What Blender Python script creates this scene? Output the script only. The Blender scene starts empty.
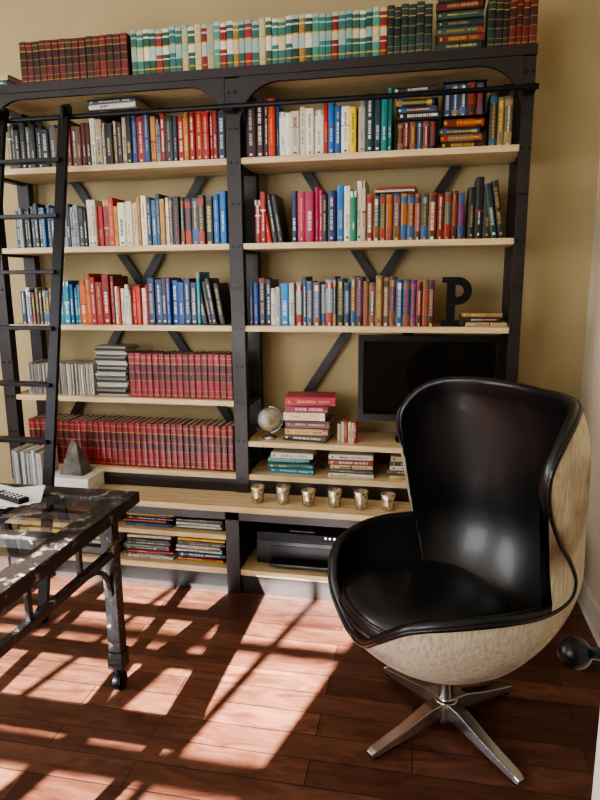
import bpy, math, random
import numpy as np
from mathutils import Matrix, Vector, Euler
random.seed(7)
sc = bpy.context.scene

# ---------------------------------------------------------------- helpers
def lin(h):
    h = h.lstrip('#')
    o = []
    for i in (0, 2, 4):
        c = int(h[i:i+2], 16) / 255
        o.append(c/12.92 if c <= 0.04045 else ((c+0.055)/1.055)**2.4)
    return (o[0], o[1], o[2], 1.0)

def newmat(name, color='#808080', rough=0.5, metal=0.0, noise=0.0, nscale=20, color2=None,
           bump=0.0, bscale=80, attr=False, coat=0.0, spec=0.5, stretch=None, lo=.35, hi=.65):
    m = bpy.data.materials.new(name); m.use_nodes = True
    nt = m.node_tree; b = nt.nodes['Principled BSDF']
    b.inputs['Roughness'].default_value = rough
    b.inputs['Metallic'].default_value = metal
    b.inputs['Coat Weight'].default_value = coat
    b.inputs['Specular IOR Level'].default_value = spec
    tc = nt.nodes.new('ShaderNodeTexCoord')
    mp = nt.nodes.new('ShaderNodeMapping')
    nt.links.new(tc.outputs['Object'], mp.inputs[0])
    if stretch: mp.inputs['Scale'].default_value = stretch
    nz = nt.nodes.new('ShaderNodeTexNoise'); nz.inputs['Scale'].default_value = nscale
    nz.inputs['Detail'].default_value = 5
    nt.links.new(mp.outputs[0], nz.inputs['Vector'])
    if attr:
        a = nt.nodes.new('ShaderNodeAttribute'); a.attribute_name = 'Col'
        hs = nt.nodes.new('ShaderNodeHueSaturation'); hs.inputs['Saturation'].default_value = 1.05
        nt.links.new(a.outputs['Color'], hs.inputs['Color'])
        mx = nt.nodes.new('ShaderNodeMix'); mx.data_type = 'RGBA'; mx.blend_type = 'MULTIPLY'
        mx.inputs[0].default_value = 0.4
        nt.links.new(hs.outputs['Color'], mx.inputs[6])
        nt.links.new(nz.outputs['Fac'], mx.inputs[7])
        nt.links.new(mx.outputs[2], b.inputs['Base Color'])
    elif color2 or noise:
        mx = nt.nodes.new('ShaderNodeMix'); mx.data_type = 'RGBA'
        c1 = lin(color); c2 = lin(color2) if color2 else tuple(x*(1-noise) for x in c1[:3])+(1,)
        mx.inputs[6].default_value = c1; mx.inputs[7].default_value = c2
        r = nt.nodes.new('ShaderNodeValToRGB')
        r.color_ramp.elements[0].position = lo; r.color_ramp.elements[1].position = hi
        nt.links.new(nz.outputs['Fac'], r.inputs[0]); nt.links.new(r.outputs[0], mx.inputs[0])
        nt.links.new(mx.outputs[2], b.inputs['Base Color'])
    else:
        b.inputs['Base Color'].default_value = lin(color)
    if bump:
        n2 = nt.nodes.new('ShaderNodeTexNoise'); n2.inputs['Scale'].default_value = bscale
        n2.inputs['Detail'].default_value = 6
        nt.links.new(mp.outputs[0], n2.inputs['Vector'])
        bp = nt.nodes.new('ShaderNodeBump'); bp.inputs['Strength'].default_value = bump
        bp.inputs['Distance'].default_value = 0.01
        nt.links.new(n2.outputs['Fac'], bp.inputs['Height']); nt.links.new(bp.outputs[0], b.inputs['Normal'])
    return m

class MB:
    def __init__(s):
        s.v = []; s.f = []; s.c = []; s.m = []; s.sm = []
    def add(s, vs, fs, col=(1, 1, 1, 1), mat=0, smooth=False, M=None, cols=None):
        o = len(s.v)
        for p in vs:
            if M is not None: p = M @ Vector(p)
            s.v.append((p[0], p[1], p[2]))
        for i, f in enumerate(fs):
            s.f.append([o+k for k in f]); s.c.append(cols[i] if cols else col); s.m.append(mat); s.sm.append(smooth)
    def box(s, x0, x1, y0, y1, z0, z1, col=(1, 1, 1, 1), mat=0, M=None):
        vs = [(x0,y0,z0),(x1,y0,z0),(x1,y1,z0),(x0,y1,z0),(x0,y0,z1),(x1,y0,z1),(x1,y1,z1),(x0,y1,z1)]
        fs = [(0,3,2,1),(4,5,6,7),(0,1,5,4),(1,2,6,5),(2,3,7,6),(3,0,4,7)]
        s.add(vs, fs, col, mat, False, M)
    def bar(s, p0, p1, w, t, up=(0,0,1), col=(1,1,1,1), mat=0):
        p0 = Vector(p0); p1 = Vector(p1); d = (p1-p0); L = d.length; d.normalize()
        x = d.cross(Vector(up)).normalized(); y = x.cross(d)
        M = Matrix((( x.x, y.x, d.x, p0.x),(x.y, y.y, d.y, p0.y),(x.z, y.z, d.z, p0.z),(0,0,0,1)))
        s.box(-w/2, w/2, -t/2, t/2, 0, L, col, mat, M)
    def cyl(s, p0, p1, r0, r1=None, seg=16, col=(1,1,1,1), mat=0, cap=True):
        if r1 is None: r1 = r0
        p0 = Vector(p0); p1 = Vector(p1); d = (p1-p0).normalized()
        a = Vector((0,0,1)) if abs(d.z) < .9 else Vector((1,0,0))
        x = d.cross(a).normalized(); y = d.cross(x)
        vs = []
        for p, r in ((p0, r0), (p1, r1)):
            for i in range(seg):
                t = 2*math.pi*i/seg
                vs.append(p + x*r*math.cos(t) + y*r*math.sin(t))
        fs = [(i, (i+1)%seg, seg+(i+1)%seg, seg+i) for i in range(seg)]
        s.add(vs, fs, col, mat, True)
        if cap:
            s.add(vs, [tuple(range(seg))[::-1], tuple(range(seg, 2*seg))], col, mat, False)
    def lathe(s, prof, c=(0,0,0), seg=24, col=(1,1,1,1), mat=0, M=None):
        vs = []; n = len(prof)
        for r, z in prof:
            for i in range(seg):
                t = 2*math.pi*i/seg
                vs.append((c[0]+r*math.cos(t), c[1]+r*math.sin(t), c[2]+z))
        fs = []
        for j in range(n-1):
            for i in range(seg):
                k = (i+1) % seg
                fs.append((j*seg+i, j*seg+k, (j+1)*seg+k, (j+1)*seg+i))
        s.add(vs, fs, col, mat, True, M)
    def prism(s, pts, y0, y1, col=(1,1,1,1), mat=0, M=None):
        n = len(pts)
        vs = [(p[0], y0, p[1]) for p in pts] + [(p[0], y1, p[1]) for p in pts]
        fs = [tuple(range(n)), tuple(range(n, 2*n))[::-1]] + [(i, i+n, (i+1)%n+n, (i+1)%n) for i in range(n)]
        s.add(vs, fs, col, mat, False, M)
    def obj(s, name, mats, bevel=0, parent=None):
        me = bpy.data.meshes.new(name)
        me.from_pydata(s.v, [], s.f); 
        for m in mats: me.materials.append(m)
        me.polygons.foreach_set('material_index', s.m)
        me.polygons.foreach_set('use_smooth', s.sm)
        ca = me.color_attributes.new('Col', 'FLOAT_COLOR', 'CORNER')
        arr = []
        for f, c in zip(s.f, s.c):
            for _ in f: arr.extend(c)
        ca.data.foreach_set('color', arr)
        me.update()
        o = bpy.data.objects.new(name, me); sc.collection.objects.link(o)
        if bevel:
            b = o.modifiers.new('bevel', 'BEVEL'); b.width = bevel; b.segments = 2; b.limit_method = 'ANGLE'
        if parent: o.parent = parent
        return o

def empty(name, loc=(0,0,0)):
    e = bpy.data.objects.new(name, None); e.location = loc; sc.collection.objects.link(e); e.empty_display_size = .1
    return e

# ---------------------------------------------------------------- materials
M_wall = newmat('wall_paint', '#b5a27a', .85, noise=.06, nscale=3, bump=.08, bscale=120)
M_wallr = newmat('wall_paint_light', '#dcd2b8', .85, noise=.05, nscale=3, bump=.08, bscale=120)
M_ceil = newmat('ceiling_paint', '#e9e4d6', .9, noise=.03)
M_trim = newmat('white_trim', '#e9e4d8', .45, noise=.03)
M_dark = newmat('dark_bronze_wood', '#221713', .5, noise=.35, nscale=9, bump=.1, bscale=60)
M_birch = newmat('pale_birch', '#d6c09a', .5, color2='#c2a679', nscale=4, stretch=(1, 12, 12), bump=.03)
M_black = newmat('black_metal', '#121116', .38, metal=.5, noise=.2)
M_book = newmat('book_cloth', attr=True, rough=.4, nscale=60)
M_plast = newmat('black_plastic', '#0a0b0c', .35, noise=.1, spec=.35)
M_grey = newmat('grey_plastic', '#121315', .45, noise=.1, spec=.3)
M_screen = newmat('screen_glass', '#050608', .1)
M_chrome = newmat('brushed_chrome', '#c8c8cc', .2, metal=1.0, noise=.05)
M_leather = newmat('black_leather', '#07080b', .35, noise=.3, nscale=14, bump=.05, bscale=110, coat=.1, spec=.6)
M_cush = newmat('cushion_leather', '#0d0e12', .32, noise=.3, nscale=12, bump=.28, bscale=16, coat=.15, spec=.7)
M_hide = newmat('cream_cowhide', '#e8ddc4', .8, color2='#86623d', nscale=3.4, bump=.3, bscale=160, lo=.46, hi=.68)
nt = M_hide.node_tree
tc = [n for n in nt.nodes if n.type == 'TEX_COORD'][0]
mp2 = nt.nodes.new('ShaderNodeMapping'); mp2.inputs['Scale'].default_value = (80, 80, 12)
nh = nt.nodes.new('ShaderNodeTexNoise'); nh.inputs['Scale'].default_value = 1.5; nh.inputs['Detail'].default_value = 4
nt.links.new(tc.outputs['Object'], mp2.inputs[0]); nt.links.new(mp2.outputs[0], nh.inputs['Vector'])
rh = nt.nodes.new('ShaderNodeValToRGB'); rh.color_ramp.elements[0].position = .3; rh.color_ramp.elements[1].position = .6
rh.color_ramp.elements[0].color = (.62, .54, .44, 1); rh.color_ramp.elements[1].color = (1, 1, 1, 1)
nt.links.new(nh.outputs['Fac'], rh.inputs[0])
mh = nt.nodes.new('ShaderNodeMix'); mh.data_type = 'RGBA'; mh.blend_type = 'MULTIPLY'; mh.inputs[0].default_value = .75
bsdf = nt.nodes['Principled BSDF']; src = bsdf.inputs['Base Color'].links[0].from_socket
nt.links.new(src, mh.inputs[6]); nt.links.new(rh.outputs[0], mh.inputs[7]); nt.links.new(mh.outputs[2], bsdf.inputs['Base Color'])
bsdf.inputs['Sheen Weight'].default_value = .2
M_gold = newmat('mercury_glass', '#e0d2b2', .25, metal=.7, color2='#8a7d66', nscale=60, bump=.3, bscale=70)
M_wax = newmat('candle_wax', '#efe6cf', .5)
M_paper = newmat('paper', '#e6e5e2', .7, noise=.05)
M_stone = newmat('grey_stone', '#77716a', .8, color2='#4f4a45', nscale=18, bump=.5, bscale=30)
M_knob = newmat('black_iron', '#141313', .3, metal=.5, noise=.1)

def distressed(name, dark, light, lo, hi, rough, sc_=30):
    m = newmat(name, '#121214', rough, color2='#141416', nscale=9, bump=.25, bscale=45)
    nt = m.node_tree
    n3 = nt.nodes.new('ShaderNodeTexNoise'); n3.inputs['Scale'].default_value = sc_; n3.inputs['Detail'].default_value = 10
    n3.inputs['Roughness'].default_value = .7
    tc = [n for n in nt.nodes if n.type == 'TEX_COORD'][0]
    nt.links.new(tc.outputs['Object'], n3.inputs['Vector'])
    rr = nt.nodes.new('ShaderNodeValToRGB'); rr.color_ramp.elements[0].position = lo; rr.color_ramp.elements[1].position = hi
    mx = nt.nodes.new('ShaderNodeMix'); mx.data_type = 'RGBA'
    mx.inputs[6].default_value = lin(dark); mx.inputs[7].default_value = lin(light)
    nt.links.new(n3.outputs['Fac'], rr.inputs[0]); nt.links.new(rr.outputs[0], mx.inputs[0])
    nt.links.new(mx.outputs[2], nt.nodes['Principled BSDF'].inputs['Base Color'])
    return m
M_dist = distressed('distressed_black_paint', '#0d0c0e', '#94867a', .58, .63, .45, 22)
M_disttop = distressed('distressed_worn_top', '#1d1816', '#a09484', .53, .66, .36, 16)

M_glass = bpy.data.materials.new('table_glass'); M_glass.use_nodes = True
nt = M_glass.node_tree; nt.nodes.clear()
out = nt.nodes.new('ShaderNodeOutputMaterial'); mi = nt.nodes.new('ShaderNodeMixShader')
tr = nt.nodes.new('ShaderNodeBsdfTransparent'); tr.inputs[0].default_value = (.90, .94, .92, 1)
gl = nt.nodes.new('ShaderNodeBsdfGlossy'); gl.inputs['Roughness'].default_value = .04
lw = nt.nodes.new('ShaderNodeLayerWeight'); lw.inputs[0].default_value = .5
pw = nt.nodes.new('ShaderNodeMath'); pw.operation = 'POWER'; pw.inputs[1].default_value = 2.2
ma = nt.nodes.new('ShaderNodeMath'); ma.operation = 'MULTIPLY_ADD'; ma.inputs[1].default_value = .75; ma.inputs[2].default_value = .05
nt.links.new(lw.outputs['Facing'], pw.inputs[0]); nt.links.new(pw.outputs[0], ma.inputs[0])
nt.links.new(ma.outputs[0], mi.inputs[0]); nt.links.new(tr.outputs[0], mi.inputs[1]); nt.links.new(gl.outputs[0], mi.inputs[2])
nt.links.new(mi.outputs[0], out.inputs[0])

# floor planks
M_floor = bpy.data.materials.new('hardwood_planks'); M_floor.use_nodes = True
nt = M_floor.node_tree; b = nt.nodes['Principled BSDF']
tc = nt.nodes.new('ShaderNodeTexCoord')
br = nt.nodes.new('ShaderNodeTexBrick'); br.offset = .37; br.inputs['Scale'].default_value = 1
br.inputs['Brick Width'].default_value = .9; br.inputs['Row Height'].default_value = .112
br.inputs['Mortar Size'].default_value = .0022; br.inputs['Mortar Smooth'].default_value = .4
br.inputs['Color1'].default_value = lin('#8e5d48'); br.inputs['Color2'].default_value = lin('#573426')
br.inputs['Mortar'].default_value = lin('#22120c')
nt.links.new(tc.outputs['Object'], br.inputs['Vector'])
mp = nt.nodes.new('ShaderNodeMapping'); mp.inputs['Scale'].default_value = (1.6, 6, 1)
nt.links.new(tc.outputs['Object'], mp.inputs[0])
nz = nt.nodes.new('ShaderNodeTexNoise'); nz.inputs['Scale'].default_value = 3; nz.inputs['Detail'].default_value = 10
nz.inputs['Distortion'].default_value = 1.0; nz.inputs['Roughness'].default_value = .65
nt.links.new(mp.outputs[0], nz.inputs['Vector'])
cr = nt.nodes.new('ShaderNodeValToRGB'); cr.color_ramp.elements[0].position = .36; cr.color_ramp.elements[1].position = .62
cr.color_ramp.elements[0].color = (.38, .30, .27, 1); cr.color_ramp.elements[1].color = (1, 1, 1, 1)
nt.links.new(nz.outputs['Fac'], cr.inputs[0])
mx = nt.nodes.new('ShaderNodeMix'); mx.data_type = 'RGBA'; mx.blend_type = 'MULTIPLY'; mx.inputs[0].default_value = .88
nt.links.new(br.outputs['Color'], mx.inputs[6]); nt.links.new(cr.outputs[0], mx.inputs[7])
nt.links.new(mx.outputs[2], b.inputs['Base Color'])
rr = nt.nodes.new('ShaderNodeMapRange'); rr.inputs[3].default_value = .32; rr.inputs[4].default_value = .56
nt.links.new(nz.outputs['Fac'], rr.inputs[0]); nt.links.new(rr.outputs[0], b.inputs['Roughness'])
bp = nt.nodes.new('ShaderNodeBump'); bp.inputs['Strength'].default_value = .5; bp.inputs['Distance'].default_value = .01
nt.links.new(mx.outputs[2], bp.inputs['Height']); nt.links.new(bp.outputs[0], b.inputs['Normal'])

# ---------------------------------------------------------------- room
XL, XR, YB, YF, HC = -3.6, .80, .37, -4.3, 3.15
JX, JY = .46, -2.58
def simple(name, boxes, mat, bevel=0):
    m = MB()
    for bx in boxes: m.box(*bx)
    return m.obj(name, [mat], bevel)
simple('floor', [(XL-.1, 1.5, YF-.1, YB+.1, -.08, 0)], M_floor)
simple('ceiling', [(XL-.1, 1.5, YF-.1, YB+.1, HC, HC+.1)], M_ceil)
simple('wall_back', [(XL-.1, XR+.1, YB, YB+.1, 0, HC)], M_wall)
simple('wall_left', [(XL-.1, XL, YF, YB, 0, HC)], M_wall)
wx0, wx1, wz0, wz1 = -3.45, -1.22, .95, 2.70
simple('wall_front', [(XL, wx0, YF-.1, YF, 0, HC), (wx1, 1.5, YF-.1, YF, 0, HC),
                      (wx0, wx1, YF-.1, YF, 0, wz0), (wx0, wx1, YF-.1, YF, wz1, HC)], M_wall)
cy0, cy1, dz = -3.32, -2.66, 2.1
simple('wall_right', [(XR, XR+.1, JY, YB, 0, HC)], M_wallr)
simple('wall_closet', [(JX, XR+.1, JY-.08, JY, 0, HC), (JX, JX+.08, YF, cy0, 0, HC), (JX, JX+.08, cy0, cy1, dz, HC),
                       (1.4, 1.5, YF, JY, 0, HC), (XR+.1, 1.5, JY-.08, JY, 0, HC)], M_wallr)
simple('baseboard_right', [(XR-.018, XR, JY+.02, YB, 0, .13), (XR-.026, XR, JY+.02, YB, 0, .02)], M_trim, .003)
simple('baseboard_back', [(.5, XR-.02, YB-.018, YB, 0, .13)], M_trim, .003)
simple('trim_1', [(JX-.02, JX+.08, cy0-.08, cy0, 0, dz+.08), (JX-.02, JX, cy1, cy1+.08, 0, dz+.08), (JX-.02, JX+.08, cy0, cy1, dz, dz+.08)], M_trim, .003)
w = MB()
fy0, fy1 = YF-.08, YF-.03
w.box(wx0, wx0+.06, fy0, fy1, wz0, wz1); w.box(wx1-.06, wx1, fy0, fy1, wz0, wz1)
w.box(wx0, wx1, fy0, fy1, wz0, wz0+.06); w.box(wx0, wx1, fy0, fy1, wz1-.06, wz1)
for i in range(1, 6):
    x = wx0+(wx1-wx0)*i/6; q = .045 if i in (2, 4) else .016; w.box(x-q, x+q, fy0, fy1, wz0, wz1)
for i in range(1, 4):
    z = wz0+(wz1-wz0)*i/4; q = .035 if i == 2 else .016; w.box(wx0, wx1, fy0, fy1, z-q, z+q)
w.obj('window_1', [M_trim])

door = empty('door_1', (JX-.045, JY, 0))
d = MB()
fe = Vector((.352, -1.905)); hp = Vector((JX-.045, JY))
W, H = (fe-hp).length, 2.05
d.box(0, W, -.018, .018, .01, H)
for (a, b_, c, e) in ((.12, W-.12, .2, .85), (.12, W-.12, 1.05, 1.9)):
    for yy in (-.022, .018):
        d.box(a, b_, yy, yy+.004, c, c+.03); d.box(a, b_, yy, yy+.004, e-.03, e)
        d.box(a, a+.03, yy, yy+.004, c, e); d.box(b_-.03, b_, yy, yy+.004, c, e)
d.obj('leaf', [M_trim], .002, door)
k = MB()
kz = .945
prof = [(0.0, 0), (.032, 0), (.032, .006), (.024, .012), (.011, .016), (.010, .050), (.016, .054)]
for i in range(13):
    t = -math.pi/2+.5+(math.pi-.5)*i/12
    prof.append((.028*math.cos(t), .076+.028*math.sin(t)))
k.lathe(prof, M=Matrix.Translation((W-.065, .018, kz)) @ Matrix.Rotation(-math.pi/2, 4, 'X'))
k.lathe([(0,0),(.032,0),(.032,.006),(.012,.012),(.012,.03),(.02,.034),(.02,.045),(0,.047)], M=Matrix.Translation((W-.065, -.018, kz)) @ Matrix.Rotation(math.pi/2, 4, 'X'))
k.obj('knob', [M_knob], 0, door)
door.rotation_euler = (0, 0, math.atan2((fe-hp).y, (fe-hp).x))

# ---------------------------------------------------------------- bookcase
PX = [(-2.275, -2.205), (-.950, -.880), (.380, .430)]
BAY = [(-2.205, -.950), (-.880, .380)]
SH = [2.14, 1.745, 1.345]
bc = MB()
for a, b_ in PX:
    bc.box(a, b_, -.01, .04, .47, 2.49, mat=0)
    bc.box(a, b_, .27, .32, .47, 2.49, mat=0)
    for z in SH+[.96, .57]:
        bc.box(a+.01, b_-.01, .04, .27, z-.04, z-.01, mat=0)
    for z in (2.43, 2.27, 2.12, 1.93, 1.73, 1.53, 1.33, 1.14, .95, .75, .55):
        for dx in (-.015, .015):
            bc.cyl(((a+b_)/2+dx, -.01, z), ((a+b_)/2+dx, -.016, z), .006, seg=8, mat=2)
for z in SH:
    for a, b_ in BAY: bc.box(a-.01, b_+.01, -.005, .30, z-.028, z, mat=1)
a, b_ = BAY[0]
for z in (.96, .57): bc.box(a-.01, b_+.01, -.005, .30, z-.028, z, mat=1)
a, b_ = BAY[1]
for z in (.75, .57): bc.box(a-.01, b_+.01, -.005, .30, z-.028, z, mat=1)
for a, b_ in BAY:
    bc.box(a, b_, .0, .02, .47, .542, mat=0)
    for s_ in (1, -1):
        x0, x1 = (a, b_) if s_ == 1 else (b_, a)
        yy = .325 if s_ == 1 else .337
        bc.bar((x0, yy, .57), (x1, yy, 2.50), .045, .008, up=(0, 1, 0), mat=0)
    r = .19; zt = 2.465
    pts = [(a, 2.495), (a, zt-r)]
    for i in range(1, 13):
        t = math.pi/2*i/12; pts.append((a+r-r*math.cos(t)*1.0, zt-r+r*math.sin(t)))
    for i in range(0, 13):
        t = math.pi/2*(1-i/12); pts.append((b_-r+r*math.cos(t), zt-r+r*math.sin(t)))
    pts.append((b_, 2.495))
    bc.prism(pts, -.012, .008, mat=0)
    bc.box(a, b_, .01, .335, 2.475, 2.495, mat=1)
bc.box(-2.29, .432, -.018, .345, 2.495, 2.535, mat=0)
CT = 2.5355
bc.box(-2.285, .440, -.215, .345, .44, .47, mat=1)
bc.box(-2.275, .430, -.205, -.185, .395, .44, mat=0)
bc.box(-2.275, .430, .315, .345, .0, .44, mat=0)
for a, b_ in PX: bc.box(a, b_, -.205, .32, 0, .44, mat=0)
for a, b_ in BAY:
    bc.box(a, b_, -.20, .315, .10, .13, mat=1)
    bc.box(a, b_, -.19, -.17, 0, .10, mat=0)
a, b_ = BAY[0]; bc.box(a, b_, -.20, .315, .285, .31, mat=1)
a, b_ = BAY[1]; bc.box(-.27, -.23, -.20, .315, .13, .40, mat=0); bc.box(-.23, b_, -.2, .315, .27, .295, mat=1)
bc.cyl((-2.5, -.08, 2.35), (.435, -.08, 2.35), .012, mat=2)
for x in (-2.24, -.915, .405):
    bc.box(x-.02, x+.02, -.085, -.008, 2.335, 2.365, mat=2)
bc.obj('bookcase', [M_dark, M_birch, M_black], .002)

# ---------------------------------------------------------------- books
def shade(c, k): return (min(1, c[0]*k), min(1, c[1]*k), min(1, c[2]*k), 1)
def mixc(a, b, t): return tuple(a[i]*(1-t)+b[i]*t for i in range(3))+(1,)
CREAM = lin('#e8dfc6'); GOLD = lin('#c9a24e'); WHITE = lin('#eeeae0'); BLK = lin('#141414')
def segs_for(style, col):
    r = random.random
    S = []
    def title(z0, z1, base, ink):
        z = z0; ink = mixc(base, ink, random.uniform(.4, .85))
        while z < z1-.01:
            l = random.uniform(.02, .09); S.append((z, min(z+l, z1), base, ink)); z += l
            g = random.uniform(.006, .02); S.append((z, min(z+g, z1), base, base)); z += g
        if S[-1][1] < z1: S.append((S[-1][1], z1, base, base))
    if style == 'leather':
        gold = shade(GOLD, .8)
        dk = shade(col, .35)
        zz = [0, .05, .065, .17, .18, .38, .39, .40, .56, .57, .60, .76, .78, .90, .915, 1]
        cc = [col, gold, col, gold, col, gold, dk, dk, gold, col, dk, gold, col, gold, col]
        for i in range(len(cc)): S.append((zz[i], zz[i+1], cc[i], cc[i]))
    elif style == 'condensed':
        base = random.choice([CREAM, lin('#cdbf9d'), lin('#9fbab0'), lin('#b4c4b8'), lin('#8fb0a8')])
        zz = [0, .10, .13, .30, .33, .42, .60, .63, .80, .84, .92, 1]
        g = GOLD
        cc = [col, g, col, base, random.choice([col, base]), base, g, col, base, col, base]
        for i in range(len(cc)): S.append((zz[i], zz[i+1], cc[i], cc[i]))
    elif style == 'pb':
        ink = random.choice([WHITE, GOLD, lin('#d84030'), lin('#f0cc4a'), WHITE])
        alt = random.choice([shade(col, .4), shade(col, 2.2), lin('#8a5a3a'), lin('#35608a'), lin('#9c8060'), lin('#a03a28')])
        a = .15+.2*r()
        S.append((0, .07, alt, ink)); S.append((.07, a, alt, alt))
        title(a, .8, col, ink); S.append((.8, .93, alt, ink if r() < .5 else alt)); S.append((.93, 1, col, col))
    elif style == 'mag':
        S.append((0, .1, col, col)); title(.1, .5, col, shade(col, .4)); S.append((S[-1][1], 1, col, shade(col, .8)))
    else:
        lum = col[0]*.3+col[1]*.6+col[2]*.1
        ink = random.choice([BLK, lin('#7a1f1f'), lin('#23395f')]) if lum > .3 else random.choice([GOLD, WHITE, WHITE, lin('#d8c07a')])
        band = shade(col, .5) if r() < .5 else random.choice([ink, col, shade(col, 1.6), lin('#a03028')])
        S.append((0, .06, col, col)); S.append((.06, .10, col, ink if r() < .6 else col)); S.append((.10, .24, col, col))
        title(.24, .24+.3*r()+.15, col, ink)
        e = S[-1][1]
        if r() < .5: S.append((e, e+.03, band, band)); e += .03
        else: S.append((e, e+.06, col, col)); e += .06
        title(e, .88, col, ink if r() < .5 else col)
        S.append((S[-1][1], 1, col if r() < .7 else band, col))
    return S
def book(mb, M, w, d_, h, col, style='hc'):
    S = segs_for(style, col)
    q = random.choice([.30, .36, .40])
    xs = [0, .10, q, 1-q, .90, 1]; ys = [.004, .0012, 0, 0, .0012, .004]
    soft = style in ('pb', 'mag')
    vs = []; fs = []; cs = []
    zs = [S[0][0]] + [s_[1] for s_ in S]
    for z in zs:
        for x, y in zip(xs, ys): vs.append((x*w, y, z*h))
    for j, s_ in enumerate(S):
        for i in range(5):
            fs.append((j*6+i, j*6+i+1, (j+1)*6+i+1, (j+1)*6+i))
            cs.append(s_[3] if i == 2 else s_[2])
    mb.add(vs, fs, mat=0, M=M, cols=cs)
    t = .0008 if soft else min(.003, w*.15)
    mb.box(0, t, .004, d_, 0, h, col, 0, M); mb.box(w-t, w, .004, d_, 0, h, col, 0, M)
    o = 0 if soft else .004
    mb.box(t, w-t, .0035, d_-o, o, h-o, shade(CREAM, .75), 0, M)
    mb.box(t, w-t, .002, .005, h-.002-o, h, col, 0, M)
    mb.box(t, w-t, .002, .005, 0, o+.002, col, 0, M)
def row(mb, x0, x1, z, pal, h=(.20, .25), w=(.02, .04), dep=(.15, .17), style='hc', y=.025, lean=None):
    x = x0
    pal = [lin(p) for p in pal]
    while x < x1-w[0]*.8:
        ww = random.uniform(*w)
        if style == 'hc' and random.random() < .25: ww *= random.uniform(.6, 1.4)
        if x+ww > x1: ww = x1-x
        c = shade(random.choice(pal), random.uniform(.7, 1.25)); hh = random.uniform(*h)
        if style == 'hc': hh *= random.uniform(.93, 1.05)
        yy = y+random.uniform(0, .022) if style not in ('leather', 'condensed') else y+random.uniform(0, .003)
        M = Matrix.Translation((x, yy, z))
        if lean and x > x1-lean:
            M = Matrix.Translation((x, yy, z+.001)) @ Matrix.Rotation(-.16, 4, 'Y')
            x += .004
        book(mb, M, ww, random.uniform(*dep), hh, c, style)
        x += ww+.0006
FLAT = Matrix(((0,0,1,0),(0,1,0,0),(-1,0,0,0),(0,0,0,1)))
def stack(mb, x, z, n, pal, L=(.2, .25), t=(.02, .035), dep=(.14, .17), style='hc', y=.03, jit=.012, rot=.06, ztop=None):
    zz = z
    for i in range(n):
        tt = random.uniform(*t)
        if ztop and zz+tt > ztop: break
        ll = random.uniform(*L); dd = random.uniform(*dep)
        c = shade(lin(pal[i % len(pal)]), random.uniform(.85, 1.1))
        M = Matrix.Translation((x+random.uniform(-jit, jit)+ll/2, y+random.uniform(0, .02)+dd/2, zz+tt)) @ Matrix.Rotation(random.uniform(-rot, rot), 4, 'Z') @ Matrix.Translation((-ll/2, -dd/2, 0)) @ FLAT
        book(mb, M, tt, dd, ll, c, style)
        zz += tt+.0005
    return zz
def slipcase(mb, x0, x1, z, hh, pal, case, y=.03, n=4):
    c = lin(case); t = .003
    mb.box(x0, x0+t, y, y+.13, z, z+hh, c); mb.box(x1-t, x1, y, y+.13, z, z+hh, c)
    mb.box(x0, x1, y, y+.13, z, z+t, c); mb.box(x0, x1, y, y+.13, z+hh-t, z+hh, c)
    mb.box(x0, x1, y+.127, y+.13, z, z+hh, c)
    w_ = (x1-x0-2*t-.002)/n
    row(mb, x0+t+.0005, x1-t-.0005, z+t, pal, h=(hh-.012, hh-.009), w=(w_-.0014, w_-.0013), dep=(.11, .115), style='pb', y=y+.003)
def fin(mb, name): return mb.obj(name, [M_book])
mb = MB(); ty = -.010
stack(mb, -2.27, CT, 2, ['#2c4a55', '#c9b98a'], L=(.19, .2), t=(.025, .03), y=ty)
row(mb, -2.00, -1.41, CT, ['#5e1b1c', '#6b2220', '#4c1516', '#3d2420'], h=(.185, .19), w=(.033, .037), style='leather', y=ty)
row(mb, -1.408, -.20, CT, ['#2f5a48', '#8e2f2b', '#3a6f6e', '#b08a4a', '#4d8a7a', '#34706a', '#98493c', '#1f4a3c', '#c7b68e'], h=(.185, .20), w=(.026, .034), style='condensed', y=ty)
row(mb, -.198, .0, CT, ['#5a2420', '#2d4a44', '#16302f', '#22433f'], h=(.19, .205), w=(.028, .034), style='leather', y=ty)
stack(mb, .012, CT, 7, ['#22392f', '#6a2a26', '#3a5a44', '#1a2d34', '#2a4a3c', '#5b1d1c'], L=(.195, .20), t=(.03, .034), y=ty, jit=.004, rot=.03)
row(mb, .225, .430, CT, ['#6d1b1c', '#20201f', '#6d2825', '#1d3b33', '#5c1a18'], h=(.18, .205), w=(.024, .032), style='leather', y=ty)
fin(mb, 'antique_book_set')
x0, x1 = BAY[0]; L = x1-x0
F = lambda f: x0+L*f
mb = MB(); z = SH[0]
row(mb, F(.05), F(.27), z, ['#22242b', '#393a40', '#5a5a55', '#1b2a3a'], h=(.2, .24))
row(mb, F(.27), F(.42), z, ['#6a4630', '#7a2c25', '#8a6a4a', '#5a3b2a'], h=(.2, .23))
row(mb, F(.42), F(.60), z, ['#e3dccb', '#2a2a2a', '#d6cdb6', '#1d1d1f', '#c9b891'], h=(.2, .225))
row(mb, F(.60), F(.84), z, ['#27508a', '#b87e42', '#8f9a9a', '#d9a25a', '#9f2c24', '#26303a'], h=(.21, .25))
row(mb, F(.84), F(.99), z, ['#b32a22', '#2a3c55', '#d9cfb4', '#8d7a5a', '#a02a20'], h=(.22, .26))
stack(mb, F(.42), z+.242, 4, ['#1d2026', '#d4cfc2', '#2c2d33', '#3a2a2c'], L=(.25, .30), t=(.022, .028), dep=(.15, .17), ztop=2.46, y=.04)
fin(mb, 'book_row')
mb = MB(); z = SH[1]
row(mb, F(.05), F(.38), z, ['#20242c', '#a8b0b8', '#2d3c4c', '#d8d4c8', '#31291f', '#3a6a9a'], h=(.19, .23), w=(.018, .03))
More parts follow.
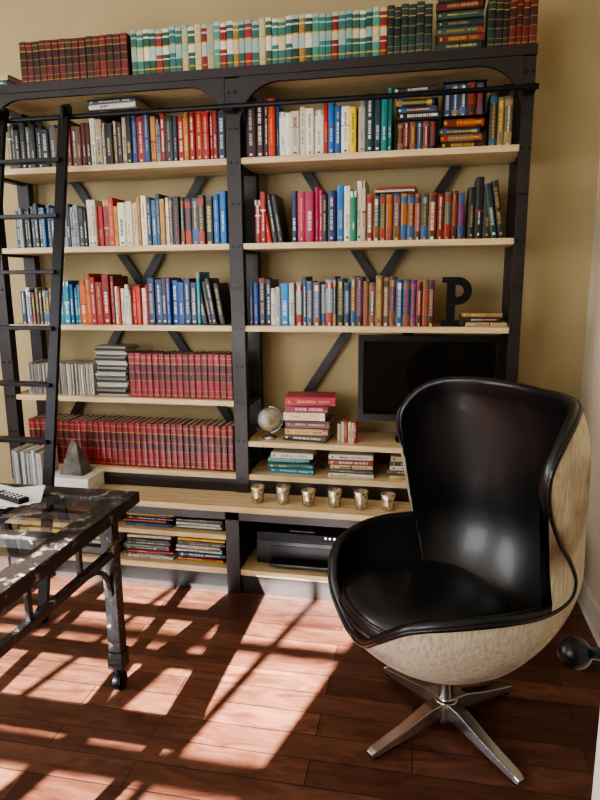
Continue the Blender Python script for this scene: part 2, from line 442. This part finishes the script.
row(mb, F(.38), F(.52), z, ['#e6a91a', '#b3271f', '#e8c840', '#8a2a23', '#efe9da'], h=(.2, .26))
row(mb, F(.52), F(.74), z, ['#2d7b4a', '#ece6d6', '#2a6f9a', '#d6a055', '#e7dcc0', '#1f3b60'], h=(.22, .25))
row(mb, F(.74), F(.93), z, ['#1a1a1c', '#23242a', '#15171b', '#3b3f46'], h=(.22, .24), style='pb')
row(mb, F(.93), F(.99), z, ['#2a6aaa', '#9ab0c0'], h=(.24, .26))
fin(mb, 'book_row')
mb = MB(); z = SH[2]
row(mb, F(.04), F(.21), z, ['#26282c', '#7a6a52', '#3b2f28', '#d8cfc0', '#31566e'], h=(.17, .2), style='pb', w=(.018, .028))
row(mb, F(.21), F(.32), z, ['#0e7f9e', '#2b5a96', '#2a96b0'], h=(.2, .23))
row(mb, F(.32), F(.48), z, ['#c8482a', '#8e2c24', '#dd6a26', '#8a1f1c', '#a53024'], h=(.22, .26))
row(mb, F(.48), F(.63), z, ['#b9242c', '#e7e0d2', '#c43a30', '#d8d0c2'], h=(.18, .21), w=(.015, .025))
row(mb, F(.63), F(.86), z, ['#1e4f9c', '#2a66b0', '#1b2a44', '#1a7f90', '#0f2f5f'], h=(.22, .255))
row(mb, F(.86), F(.96), z, ['#1a1a1d', '#22252c', '#2a1c1a'], h=(.2, .23), lean=.2)
fin(mb, 'book_row')
mb = MB(); z = .96
row(mb, F(.04), F(.36), z, ['#b5b3a6', '#a8a79b', '#c6c4b8', '#8f8f86'], h=(.165, .175), w=(.009, .013), style='mag')
stack(mb, F(.375), z, 24, ['#c4c1b4', '#2d2f2e', '#9a978a', '#4a4b48', '#d8d5ca'], L=(.17, .185), t=(.009, .013), style='mag', ztop=z+.27)
row(mb, F(.53), F(.995), z, ['#821b2a', '#761824', '#882230'], h=(.232, .236), w=(.032, .035), style='leather')
fin(mb, 'encyclopedia_set')
mb = MB(); z = .57
row(mb, F(.03), F(.995), z, ['#821b2a', '#761824', '#882230'], h=(.245, .248), w=(.033, .036), style='leather')
fin(mb, 'encyclopedia_set')
x0, x1 = BAY[1]; L = x1-x0
mb = MB(); z = SH[0]
row(mb, F(.01), F(.10), z, ['#33181a', '#4a1f20', '#231c1c'], h=(.25, .28))
row(mb, F(.10), F(.14), z, ['#1c5b9c', '#c5452c'], h=(.25, .27))
row(mb, F(.14), F(.31), z, ['#ece4cf', '#f0ead9', '#dccfae', '#e8dfc4'], h=(.2, .225), w=(.025, .045))
row(mb, F(.31), F(.44), z, ['#c2a062', '#ac2a24', '#2f6aaa', '#e8c33c', '#ebe3cc'], h=(.21, .26))
row(mb, F(.44), F(.56), z, ['#0d7e80', '#1b5f5a', '#133c44', '#d6cfb8'], h=(.23, .27))
slipcase(mb, F(.575), F(.725), z, .135, ['#4a3a40', '#6a3a2a', '#22405a', '#7a2a20'], '#15171c', n=6)
stack(mb, F(.58), z+.1355, 5, ['#22272c', '#5a3024', '#1a2d4c', '#8a6a3a'], L=(.17, .18), t=(.024, .03), style='pb', ztop=2.44)
stack(mb, F(.735), z, 4, ['#5a2c20', '#8a6a45', '#2a3652', '#a4472a'], L=(.17, .18), t=(.028, .034), style='pb', ztop=2.44)
slipcase(mb, F(.737), F(.885), z+.138, .145, ['#88693f', '#7c3a28', '#38506a', '#a0803c'], '#1c2028', n=5)
row(mb, F(.90), F(.99), z, ['#1a1c20', '#34302c', '#7a6a4a'], h=(.2, .25), style='pb')
fin(mb, 'book_row')
mb = MB(); z = SH[1]
row(mb, F(.04), F(.17), z, ['#1d1f26', '#9c2a24', '#17181c', '#d8402e'], h=(.21, .25), w=(.02, .032), lean=.12)
row(mb, F(.185), F(.36), z, ['#1c2c5c', '#181a1f', '#c42c5a', '#27448e', '#13643e'], h=(.22, .26))
row(mb, F(.36), F(.47), z, ['#e9e2d0', '#157e5a', '#d8d0ba', '#e6dac0', '#2d6fac'], h=(.24, .28))
row(mb, F(.47), F(.84), z, ['#4a6050', '#8a4a34', '#27486a', '#a8782c', '#7a2c24', '#3a4a3a', '#a8541f', '#57427a', '#982a24', '#2a6a7a'], h=(.205, .22), w=(.024, .036), style='pb')
stack(mb, F(.50), z+.221, 2, ['#ddd5c2', '#a33c2c'], L=(.18, .2), t=(.008, .012), style='mag')
row(mb, F(.84), F(.98), z, ['#15171a', '#1f4038', '#22262c', '#2b2b2b'], h=(.23, .27), lean=.09)
fin(mb, 'book_row')
mb = MB(); z = SH[2]
row(mb, F(.01), F(.10), z, ['#1b2d68', '#23468c', '#16233f'], h=(.2, .24))
row(mb, F(.10), F(.20), z, ['#d7cdb8', '#d24a22', '#2d86c0', '#e5e0d4'], h=(.18, .23))
row(mb, F(.20), F(.36), z, ['#a9b4bc', '#51607c', '#24303c', '#7c8a90'], h=(.2, .25), style='pb')
row(mb, F(.36), F(.73), z, ['#4d6278', '#7a6040', '#2a3b58', '#94794a', '#5a2c50', '#384c52', '#244a6e', '#7a2a24'], h=(.205, .25), w=(.026, .038), style='pb')
stack(mb, F(.835), z, 3, ['#c9b68a', '#3a2d24', '#a88a5c'], L=(.18, .19), t=(.018, .026))
fin(mb, 'book_row')
mb = MB(); z = .75
stack(mb, F(.15), z, 7, ['#4a3a30', '#c9a071', '#5a3036', '#e0cda8', '#8f3048', '#b34a58'], L=(.21, .26), t=(.03, .045), dep=(.15, .18), y=.02, rot=.12, ztop=z+.26)
row(mb, F(.365), F(.44), z, ['#b02c2c', '#e6dfd0', '#c9bca0'], h=(.10, .12), w=(.012, .02), dep=(.09, .1))
fin(mb, 'book_stack')
mb = MB(); z = .57
stack(mb, F(.08), z, 5, ['#3a8aa0', '#2a5a50', '#7fb2b8', '#e5dcc8'], L=(.21, .25), t=(.022, .03), ztop=.7)
stack(mb, F(.33), z, 5, ['#d8d2c4', '#4a4038', '#c8b48c', '#8a3a34', '#e2dccb'], L=(.21, .24), t=(.018, .028), ztop=.7)
stack(mb, F(.57), z, 5, ['#c9b487', '#5a4a3a', '#e0d6bf', '#3c3c40'], L=(.21, .25), t=(.018, .028), ztop=.7)
stack(mb, F(.79), z, 4, ['#7a6a50', '#2a3c4a', '#d9cfb8'], L=(.21, .24), t=(.02, .028), ztop=.7)
fin(mb, 'book_stack')
mb = MB()
MG = ['#2a2c30', '#e8c21e', '#d8d6d0', '#30557a', '#b2342a', '#1a1a1a', '#e5e2d8', '#5f6a52', '#16161a']
for zz, zt in ((.31, .42), (.13, .27)):
    for xx in (-2.15, -1.83, -1.52, -1.23):
        random.shuffle(MG)
        stack(mb, xx, zz, 12, MG, L=(.24, .26), t=(.009, .018), dep=(.2, .21), style='hc', y=-.17, ztop=zt-random.uniform(0, .03), rot=.03)
fin(mb, 'magazine_stack')

# ---------------------------------------------------------------- ladder
ld = MB()
for x in (-2.06, -1.72):
    ld.bar((x, -.625, .03), (x, -.115, 2.34), .022, .05, up=(1, 0, 0), mat=0)
    ld.cyl((x-.012, -.08, 2.385), (x+.012, -.08, 2.385), .024, mat=0)
    ld.box(x-.006, x+.006, -.135, -.075, 2.30, 2.39, mat=0)
    ld.cyl((x-.015, -.63, .04), (x+.015, -.63, .04), .04, mat=0)
for i in range(8):
    z = 2.14-.262*i; y = -.625+(z-.03)/(2.31)*.51
    ld.box(-2.06, -1.72, y-.03, y+.03, z-.009, z+.009, mat=0)
ld.obj('library_ladder', [M_black], .002)

# ---------------------------------------------------------------- ledge things
for i in range(6):
    c = MB(); x = -.800+.130*i; y = -.13 + (i % 2)*.008
    s_ = 1+.06*math.sin(i*2.1)
    c.lathe([(0, 0), (.026, 0), (.029, .004), (.031, .03), (.036, .085*s_), (.034, .086*s_), (.029, .03), (.027, .012), (0, .012)], (x, y, .4702), 24, mat=0)
    c.lathe([(0, .014), (.022, .014), (.022, .04), (.0, .041)], (x, y, .4702), 16, mat=1)
    c.obj('votive_candle_holder', [M_gold, M_wax])
g = MB(); gx = -.785
g.lathe([(0, 0), (.04, 0), (.04, .008), (.012, .016), (.008, .04), (0, .04)], (gx, .08, .7502), 20, mat=1)
g.lathe([(.062*math.cos(-math.pi/2+math.pi*i/20), .1+.062*math.sin(-math.pi/2+math.pi*i/20)) for i in range(21)], (gx, .08, .7502), 32, mat=0)
for i in range(20):
    t0 = -math.pi*.5+math.pi*i/20; t1 = t0+math.pi/20
    R = .069
    g.cyl((gx+R*math.cos(t0), .08, .85+R*math.sin(t0)), (gx+R*math.cos(t1), .08, .85+R*math.sin(t1)), .003, seg=6, mat=1)
g.obj('desk_globe', [newmat('globe_map', '#c9cfcc', .35, color2='#8b7a5c', nscale=16), M_chrome])
t = MB(); TO = Matrix.Translation((.028, 0, 0))
def tb(*a, mat=0): t.box(*a, mat=mat, M=TO)
tb(-.35, .34, .09, .13, .865, 1.295)
tb(-.35, .34, .075, .09, .865, .90); tb(-.35, .34, .075, .09, 1.268, 1.295)
tb(-.35, -.322, .075, .09, .90, 1.268); tb(.312, .34, .075, .09, .90, 1.268)
tb(-.322, .312, .084, .09, .90, 1.268, mat=1)
tb(-.2, .19, .13, .17, .93, 1.22)
tb(-.05, .04, .10, .13, .765, .87)
t.lathe([(0, 0), (.16, 0), (.16, .008), (.05, .018), (0, .018)], (.023, .165, .7502), 32, mat=0)
tb(-.03, .02, .073, .075, .878, .884, mat=2)
t.obj('television', [M_plast, M_screen, M_chrome], .003)
p = MB()
z0 = SH[2]+.0005; X = .075
p.box(X+.022, X+.062, .05, .09, z0, z0+.23)
p.box(X, X+.085, .049, .091, z0, z0+.026); p.box(X, X+.06, .049, .091, z0+.204, z0+.23)
cx, cz, Ro, Ri = X+.072, z0+.165, .065, .028
n = 16
for i in range(n):
    a0 = -math.pi/2+math.pi*i/n; a1 = -math.pi/2+math.pi*(i+1)/n
    q = [(cx+Ro*math.cos(a0), cz+Ro*math.sin(a0)), (cx+Ro*math.cos(a1), cz+Ro*math.sin(a1)), (cx+Ri*math.cos(a1), cz+Ri*math.sin(a1)), (cx+Ri*math.cos(a0), cz+Ri*math.sin(a0))]
    p.prism(q, .05, .09)
p.box(X+.06, cx, .05, .09, cz+Ri, cz+Ro); p.box(X+.06, cx, .05, .09, cz-Ro, cz-Ri)
p.obj('decorative_letter_p', [M_black])
p = MB()
z0 = .1302; px0, px1 = -.82, -.32
p.box(px0, px1, -.10, .23, z0, z0+.13, mat=0)
p.prism([(-.10, z0+.13), (.23, z0+.13), (.23, z0+.21), (-.02, z0+.21), (-.09, z0+.165)], px0, px1, mat=0, M=Matrix(((0,1,0,0),(1,0,0,0),(0,0,1,0),(0,0,0,1))))
p.box(px0+.03, px1-.03, -.01, .22, z0+.21, z0+.222, mat=3)
p.box(px0+.08, px1-.08, -.17, -.08, z0+.02, z0+.032, mat=3)
p.box(px0+.07, px1-.07, -.102, -.098, z0+.035, z0+.10, mat=3)
p.box(px0+.17, px1-.2, -.08, -.065, z0+.145, z0+.18, mat=3)
p.box(px0+.02, px1-.02, -.104, -.10, z0+.122, z0+.126, mat=3)
for i in range(5): p.cyl((px1-.14+.022*i, -.092, z0+.155), (px1-.14+.022*i, -.097, z0+.155), .005, seg=10, mat=2)
p.obj('inkjet_printer', [M_plast, M_screen, M_chrome, M_grey], .004)
b = MB(); b.box(-1.96, -1.71, -.17, .0, .4702, .55, mat=0); b.box(-1.965, -1.705, -.175, .005, .535, .553, mat=0)
b.obj('white_storage_box', [M_paper], .003)
s_ = MB()
pts = [(-.07, -.05, 0), (.07, -.055, 0), (.075, .05, 0), (-.065, .045, 0), (-.045, -.03, .08), (.045, -.035, .07), (.05, .03, .09), (-.035, .03, .10), (-.01, -.008, .19), (.018, .0, .17), (.0, .012, .18)]
s_.add(pts, [(0,1,5,4),(1,2,6,5),(2,3,7,6),(3,0,4,7),(4,5,9,8),(5,6,10,9),(6,7,10),(7,4,8,10),(8,9,10),(3,2,1,0)], M=Matrix.Translation((-1.83, -.08, .5535)))
s_.obj('stone_figurine', [M_stone], .004)
mb = MB(); row(mb, -2.16, -1.985, .4705, ['#d8d6d0', '#c2c4c6', '#eceae4', '#9aa4ac'], h=(.19, .22), w=(.012, .02), style='mag', y=-.16)
fin(mb, 'booklet_row')

# ---------------------------------------------------------------- table
TX0, TX1, TY0, TY1, TZ = -2.35, -1.08, -2.45, -.85, .76
t = MB()
fw, ft = .09, .044
def top(x0, x1, y0, y1, zz=TZ):
    t.box(x0, x1, y0, y1, TZ-ft, zz-.003); t.box(x0+.002, x1-.002, y0+.002, y1-.002, zz-.003, zz, mat=1)
top(TX0, TX1, TY1-fw, TY1); top(TX0, TX1, TY0, TY0+fw)
top(TX0, TX0+fw, TY0+fw, TY1-fw); top(TX1-fw, TX1, TY0+fw, TY1-fw)
for yy in (-1.30, -1.65, -2.0): top(TX0+fw, TX1-fw, yy-.026, yy+.026, TZ-.001)
for xx in (-1.50, -1.93): top(xx-.026, xx+.026, TY0+fw, TY1-fw, TZ-.0015)
ax0, ax1, ay0, ay1 = TX0+.03, TX1-.03, TY0+.13, TY1-.13
for zz, hh, th in ((TZ-ft-.03, .03, .03), (TZ-.20, .028, .026)):
    t.box(ax1-th, ax1, ay0, ay1, zz, zz+hh); t.box(ax0, ax0+th, ay0, ay1, zz, zz+hh)
    t.box(ax0, ax1, ay1-th, ay1, zz, zz+hh); t.box(ax0, ax1, ay0, ay0+th, zz, zz+hh)
legs = [(ax1-.02, ay1-.03), (ax0+.02, ay1-.03), (ax1-.02, ay0+.03), (ax0+.02, ay0+.03)]
for lx, ly in legs:
    t.box(lx-.025, lx+.025, ly-.025, ly+.025, .16, TZ-ft)
    t.box(lx-.03, lx+.03, ly-.03, ly+.03, .10, .17)
    t.cyl((lx, ly, .06), (lx, ly, .10), .018, mat=2)
    t.box(lx-.020, lx-.016, ly-.016, ly+.016, .025, .075, mat=2); t.box(lx+.016, lx+.020, ly-.016, ly+.016, .025, .075, mat=2)
    t.cyl((lx-.015, ly, .034), (lx+.015, ly, .034), .034, seg=20, mat=2)
for yy in np.linspace(ay0+.25, ay1-.25, 4):
    t.box(ax1-.022, ax1-.006, yy-.009, yy+.009, TZ-.18, TZ-ft-.02)
def arcbr(p, dy, x):
    pr = None
    for i in range(9):
        a = math.pi/2*i/8
        q = Vector((x, p+dy*.15*(1-math.cos(a)), TZ-.20-.15*(1-math.sin(a))))
        if pr is not None: t.bar(pr, q, .016, .016, up=(1, 0, 0))
        pr = q
for x in (ax1-.015, ax0+.015):
    arcbr(ay1-.055, -1, x); arcbr(ay0+.055, 1, x)
tp = empty('glass_top_table')
t.obj('frame', [M_dist, M_disttop, M_black], .002, tp)
g = MB(); zz = TZ-.008
g.add([(TX0+fw-.01, TY0+fw-.01, zz), (TX1-fw+.01, TY0+fw-.01, zz), (TX1-fw+.01, TY1-fw+.01, zz), (TX0+fw-.01, TY1-fw+.01, zz)], [(0,1,2,3)])
g.obj('glass_pane', [M_glass], 0, tp)
p = MB()
for i in range(5):
    M = Matrix.Translation((-1.62+.02*i, -1.0-.01*i, TZ+.0005+.003*i)) @ Matrix.Rotation(.2*i-.3, 4, 'Z')
    p.box(-.14, .14, -.1, .1, 0, .0028, M=M)
p.obj('paper_stack', [M_paper])
p = MB(); M = Matrix.Translation((-1.49, -1.06, TZ+.016)) @ Matrix.Rotation(1.2, 4, 'Z')
p.box(-.02, .02, -.08, .08, 0, .018, M=M)
for i in range(5):
    for j in (-1, 0, 1): p.cyl(M@Vector((j*.011, -.06+.025*i, .018)), M@Vector((j*.011, -.06+.025*i, .021)), .004, seg=8, mat=1)
p.obj('remote_control', [M_plast, M_paper], .003)

# ---------------------------------------------------------------- egg chair
def hermite(xs, ys, x):
    xs = np.array(xs, float); ys = np.array(ys, float)
    m = np.zeros_like(ys)
    d = np.diff(ys)/np.diff(xs)
    m[1:-1] = (d[1:]+d[:-1])/2; m[0] = d[0]; m[-1] = d[-1]
    i = int(np.clip(np.searchsorted(xs, x)-1, 0, len(xs)-2))
    h = xs[i+1]-xs[i]; t = (x-xs[i])/h; t = min(max(t, 0), 1)
    return ((2*t**3-3*t**2+1)*ys[i] + (t**3-2*t**2+t)*h*m[i] + (-2*t**3+3*t**2)*ys[i+1] + (t**3-t**2)*h*m[i+1])
Z0 = .20
def sect(z):
    q = min(max((z-Z0)/.44, 0), 1)
    r = (1-(1-q)**1.8)**.60
    if z < .64: wv, db, df = .395*r, .395*r, .44*r
    else:
        wv = hermite([.5, .62, .7, .8, .9, 1.0, 1.08, 1.15], [.395, .395, .395, .40, .405, .405, .39, .355], z)
        db = hermite([.5, .62, .7, .8, .9, 1.0, 1.08, 1.15], [.395, .395, .39, .38, .365, .345, .315, .27], z)
        df = .44
    c = hermite([.1, .35, .55, .75, .95, 1.15], [.0, -.01, -.01, -.01, .0, .02], z)
    return wv, db, df, c
RS = [0, .07, .14, .20, .255, .30, .35, .40, .45, .49, .525, .57, .64, .73, .81, .88, .94, 1.0]
RA = [0, 24, 48, 66, 80, 88, 87, 79, 69, 63, 65, 77, 98, 116, 133, 148, 163, 180]
RZ = [1.115, 1.12, 1.12, 1.105, 1.06, .99, .90, .80, .72, .655, .61, .592, .59, .58, .55, .48, .41, .385]
N, Mr = 176, 46
def colpt(s, t):
    sg = 1 if s >= 0 else -1
    s = abs(s)
    ar = hermite(RS, RA, s); zr = hermite(RS, RZ, s)
    ab = 180*s
    z = Z0+(zr-Z0)*t**1.7
    bl = min(1, t)**1.3
    a = math.radians(ab+(ar-ab)*bl)*sg
    wv, db, df, c = sect(z)
    dd = db if math.cos(a) > 0 else df
    return Vector((wv*math.sin(a), c+dd*math.cos(a), z))
G = [[colpt(-1+2*i/N, j/Mr) for j in range(Mr+1)] for i in range(N)]
TH = .042
inner = []; tang = []
for i in range(N):
    coli = []
    for j in range(Mr+1):
        if j == 0:
            coli.append(G[i][0]+Vector((0, 0, TH))); continue
        du = G[(i+1) % N][j]-G[i-1][j]
        dv = G[i][min(j+1, Mr)]-G[i][j-1]
        nrm = du.cross(dv).normalized()
        ctr = Vector((0, .03, max(.5, G[i][j].z)))
        if nrm.dot(ctr-G[i][j]) < 0: nrm = -nrm
        coli.append(G[i][j]+nrm*TH*(1-.25*(j/Mr)))
    inner.append(coli); tang.append((G[i][Mr]-G[i][Mr-1]).normalized())
chair = empty('egg_chair', (.112, -.965, 0))
sh = MB()
vs = []; fs = []
for i in range(N): vs += G[i]
R = Mr+1
for i in range(N):
    k = (i+1) % N
    for j in range(Mr): fs.append((i*R+j, k*R+j, k*R+j+1, i*R+j+1))
sh.add(vs, fs, mat=0, smooth=True)
vs = []; fs = []
K = 7
cols_ = []
for i in range(N):
    c = list(inner[i])
    Po, Pi = G[i][Mr], inner[i][Mr]
    C = (Po+Pi)/2; e = (Po-C)
    for kk in range(1, K+1):
        th = math.pi*kk/K
        c.append(C - e*math.cos(th) + tang[i]*e.length*math.sin(th))
    cols_.append(c); vs += c
R = len(cols_[0])
for i in range(N):
    k = (i+1) % N
    for j in range(R-1): fs.append((k*R+j, i*R+j, i*R+j+1, k*R+j+1))
sh.add(vs, fs, mat=1, smooth=True)
for i in range(N):
    k = (i+1) % N
    sh.cyl(G[i][Mr], G[k][Mr], .0065, seg=8, mat=1, cap=False)
for i0 in (int(N*.5-N*.26), int(N*.5+N*.26)):
    for j in range(6, Mr-1):
        sh.cyl(G[i0][j], G[i0][j+1], .0025, seg=6, mat=0, cap=False)
sh.obj('shell', [M_hide, M_leather], 0, chair)
cu = MB()
prof = [(0, 0), (.5, 0), (.86, .004), (.96, .016), (.995, .035), (1.0, .045), (.99, .056), (.955, .078), (.88, .094), (.7, .108), (.45, .116), (.2, .119), (0, .12)]
seg = 72; vs = []
def outl(t):
    c, s_ = math.cos(t), math.sin(t); n_ = 2.5
    x = abs(c)**(2/n_)*(1 if c > 0 else -1); y = abs(s_)**(2/n_)*(1 if s_ > 0 else -1)
    return x*(.262-.02*max(0, y)), y*(.285 if y < 0 else .24)
for r_, z in prof:
    for i in range(seg):
        t_ = 2*math.pi*i/seg; x, y = outl(t_)
        wr = .0015*math.sin(5*t_+r_*9)*r_ if z > .07 else 0
        vs.append((x*r_, y*r_-.07, z+wr))
fs = []
for j in range(len(prof)-1):
    for i in range(seg):
        k = (i+1) % seg; fs.append((j*seg+i, j*seg+k, (j+1)*seg+k, (j+1)*seg+i))
Mc = Matrix.Translation((0, 0, .395)) @ Matrix.Rotation(-.05, 4, 'X')
cu.add(vs, fs, mat=0, smooth=True, M=Mc)
for zz in (.036, .070):
    for i in range(seg):
        p0 = outl(2*math.pi*i/seg); p1 = outl(2*math.pi*(i+1)/seg); q = 1.0 if zz < .05 else .972
        cu.cyl(Mc@Vector((p0[0]*q, p0[1]*q-.07, zz)), Mc@Vector((p1[0]*q, p1[1]*q-.07, zz)), .006, seg=8, mat=0, cap=False)
cu.obj('seat_cushion', [M_cush], 0, chair)
bs = MB()
bs.lathe([(0, .035), (.032, .035), (.034, .09), (.026, .10), (.024, .20), (.07, .222), (.0, .24)], seg=32)
bs.lathe([(0, .018), (.045, .02), (.05, .05), (.04, .095), (0, .1)], seg=32)
CR = -60
for i in range(4):
    a = math.radians(42+90*i-CR)
    M = Matrix.Rotation(a, 4, 'Z')
    prs = [(.0, .030, .095, .05), (.08, .028, .088, .045), (.18, .024, .058, .028), (.305, .020, .030, .010), (.322, .016, .022, .008)]
    vs = []
    for x, hw, zt, zb in prs:
        vs += [(x, -hw, zb), (x, hw, zb), (x, hw*.75, zt), (x, -hw*.75, zt)]
    fs = []
    for j in range(len(prs)-1):
        for q in range(4): fs.append((j*4+q, j*4+(q+1) % 4, (j+1)*4+(q+1) % 4, (j+1)*4+q))
    e = 4*(len(prs)-1); fs.append((e, e+1, e+2, e+3))
    bs.add(vs, fs, M=M)
    p0 = M@Vector((.298, 0, 0)); bs.cyl(p0, p0+Vector((0, 0, .012)), .014, seg=16, mat=1)
bs.obj('swivel_base', [M_chrome, M_plast], .003, chair)
chair.rotation_euler = (0, 0, math.radians(CR))
chair.scale = (1.06, 1.06, 1.07)

# ---------------------------------------------------------------- lights
def sun_dir(v, e, ang, col):
    l = bpy.data.lights.new('sun', 'SUN'); l.energy = e; l.angle = math.radians(ang); l.color = col
    o = bpy.data.objects.new('sun', l); sc.collection.objects.link(o)
    o.rotation_euler = Vector(v).to_track_quat('-Z', 'Y').to_euler(); o.location = (-4, -7, 5)
sun_dir((.25, .95, -.58), 80, .5, (1, .98, .97))
def area(name, loc, target, sx, sy, e, col):
    l = bpy.data.lights.new(name, 'AREA'); l.shape = 'RECTANGLE'; l.size = sx; l.size_y = sy; l.energy = e; l.color = col
    o = bpy.data.objects.new(name, l); sc.collection.objects.link(o); o.location = loc
    o.rotation_euler = (Vector(target)-Vector(loc)).to_track_quat('-Z', 'Y').to_euler()
area('fill_light_left', (XL+.05, -1.7, 1.7), (0, -1.2, 1.2), 2.2, 1.6, 95, (.93, .96, 1))  # added fill lamp from the left; the wall behind it has no window
area('window_light_front', (-1.6, YF+.05, 1.9), (-.6, 0, 1.3), 2.6, 1.6, 95, (.95, .97, 1))
wd = bpy.data.worlds.new('world'); sc.world = wd; wd.use_nodes = True
bg = wd.node_tree.nodes['Background']; bg.inputs[0].default_value = (.75, .87, 1, 1); bg.inputs[1].default_value = 2.5

# ---------------------------------------------------------------- camera
cam = bpy.data.cameras.new('camera'); co = bpy.data.objects.new('camera', cam); sc.collection.objects.link(co)
R_ = Euler((math.radians(79), 0, math.radians(11.4))).to_matrix().to_4x4() @ Matrix.Rotation(math.radians(-.5), 4, 'Z')
co.matrix_world = Matrix.Translation((0, -3.0, 1.57)) @ R_
cam.lens = 27.9; cam.sensor_width = 36; cam.clip_start = .02
sc.camera = co
sc.view_settings.view_transform = 'AgX'
sc.view_settings.look = 'AgX - Medium High Contrast'
sc.view_settings.exposure = .08
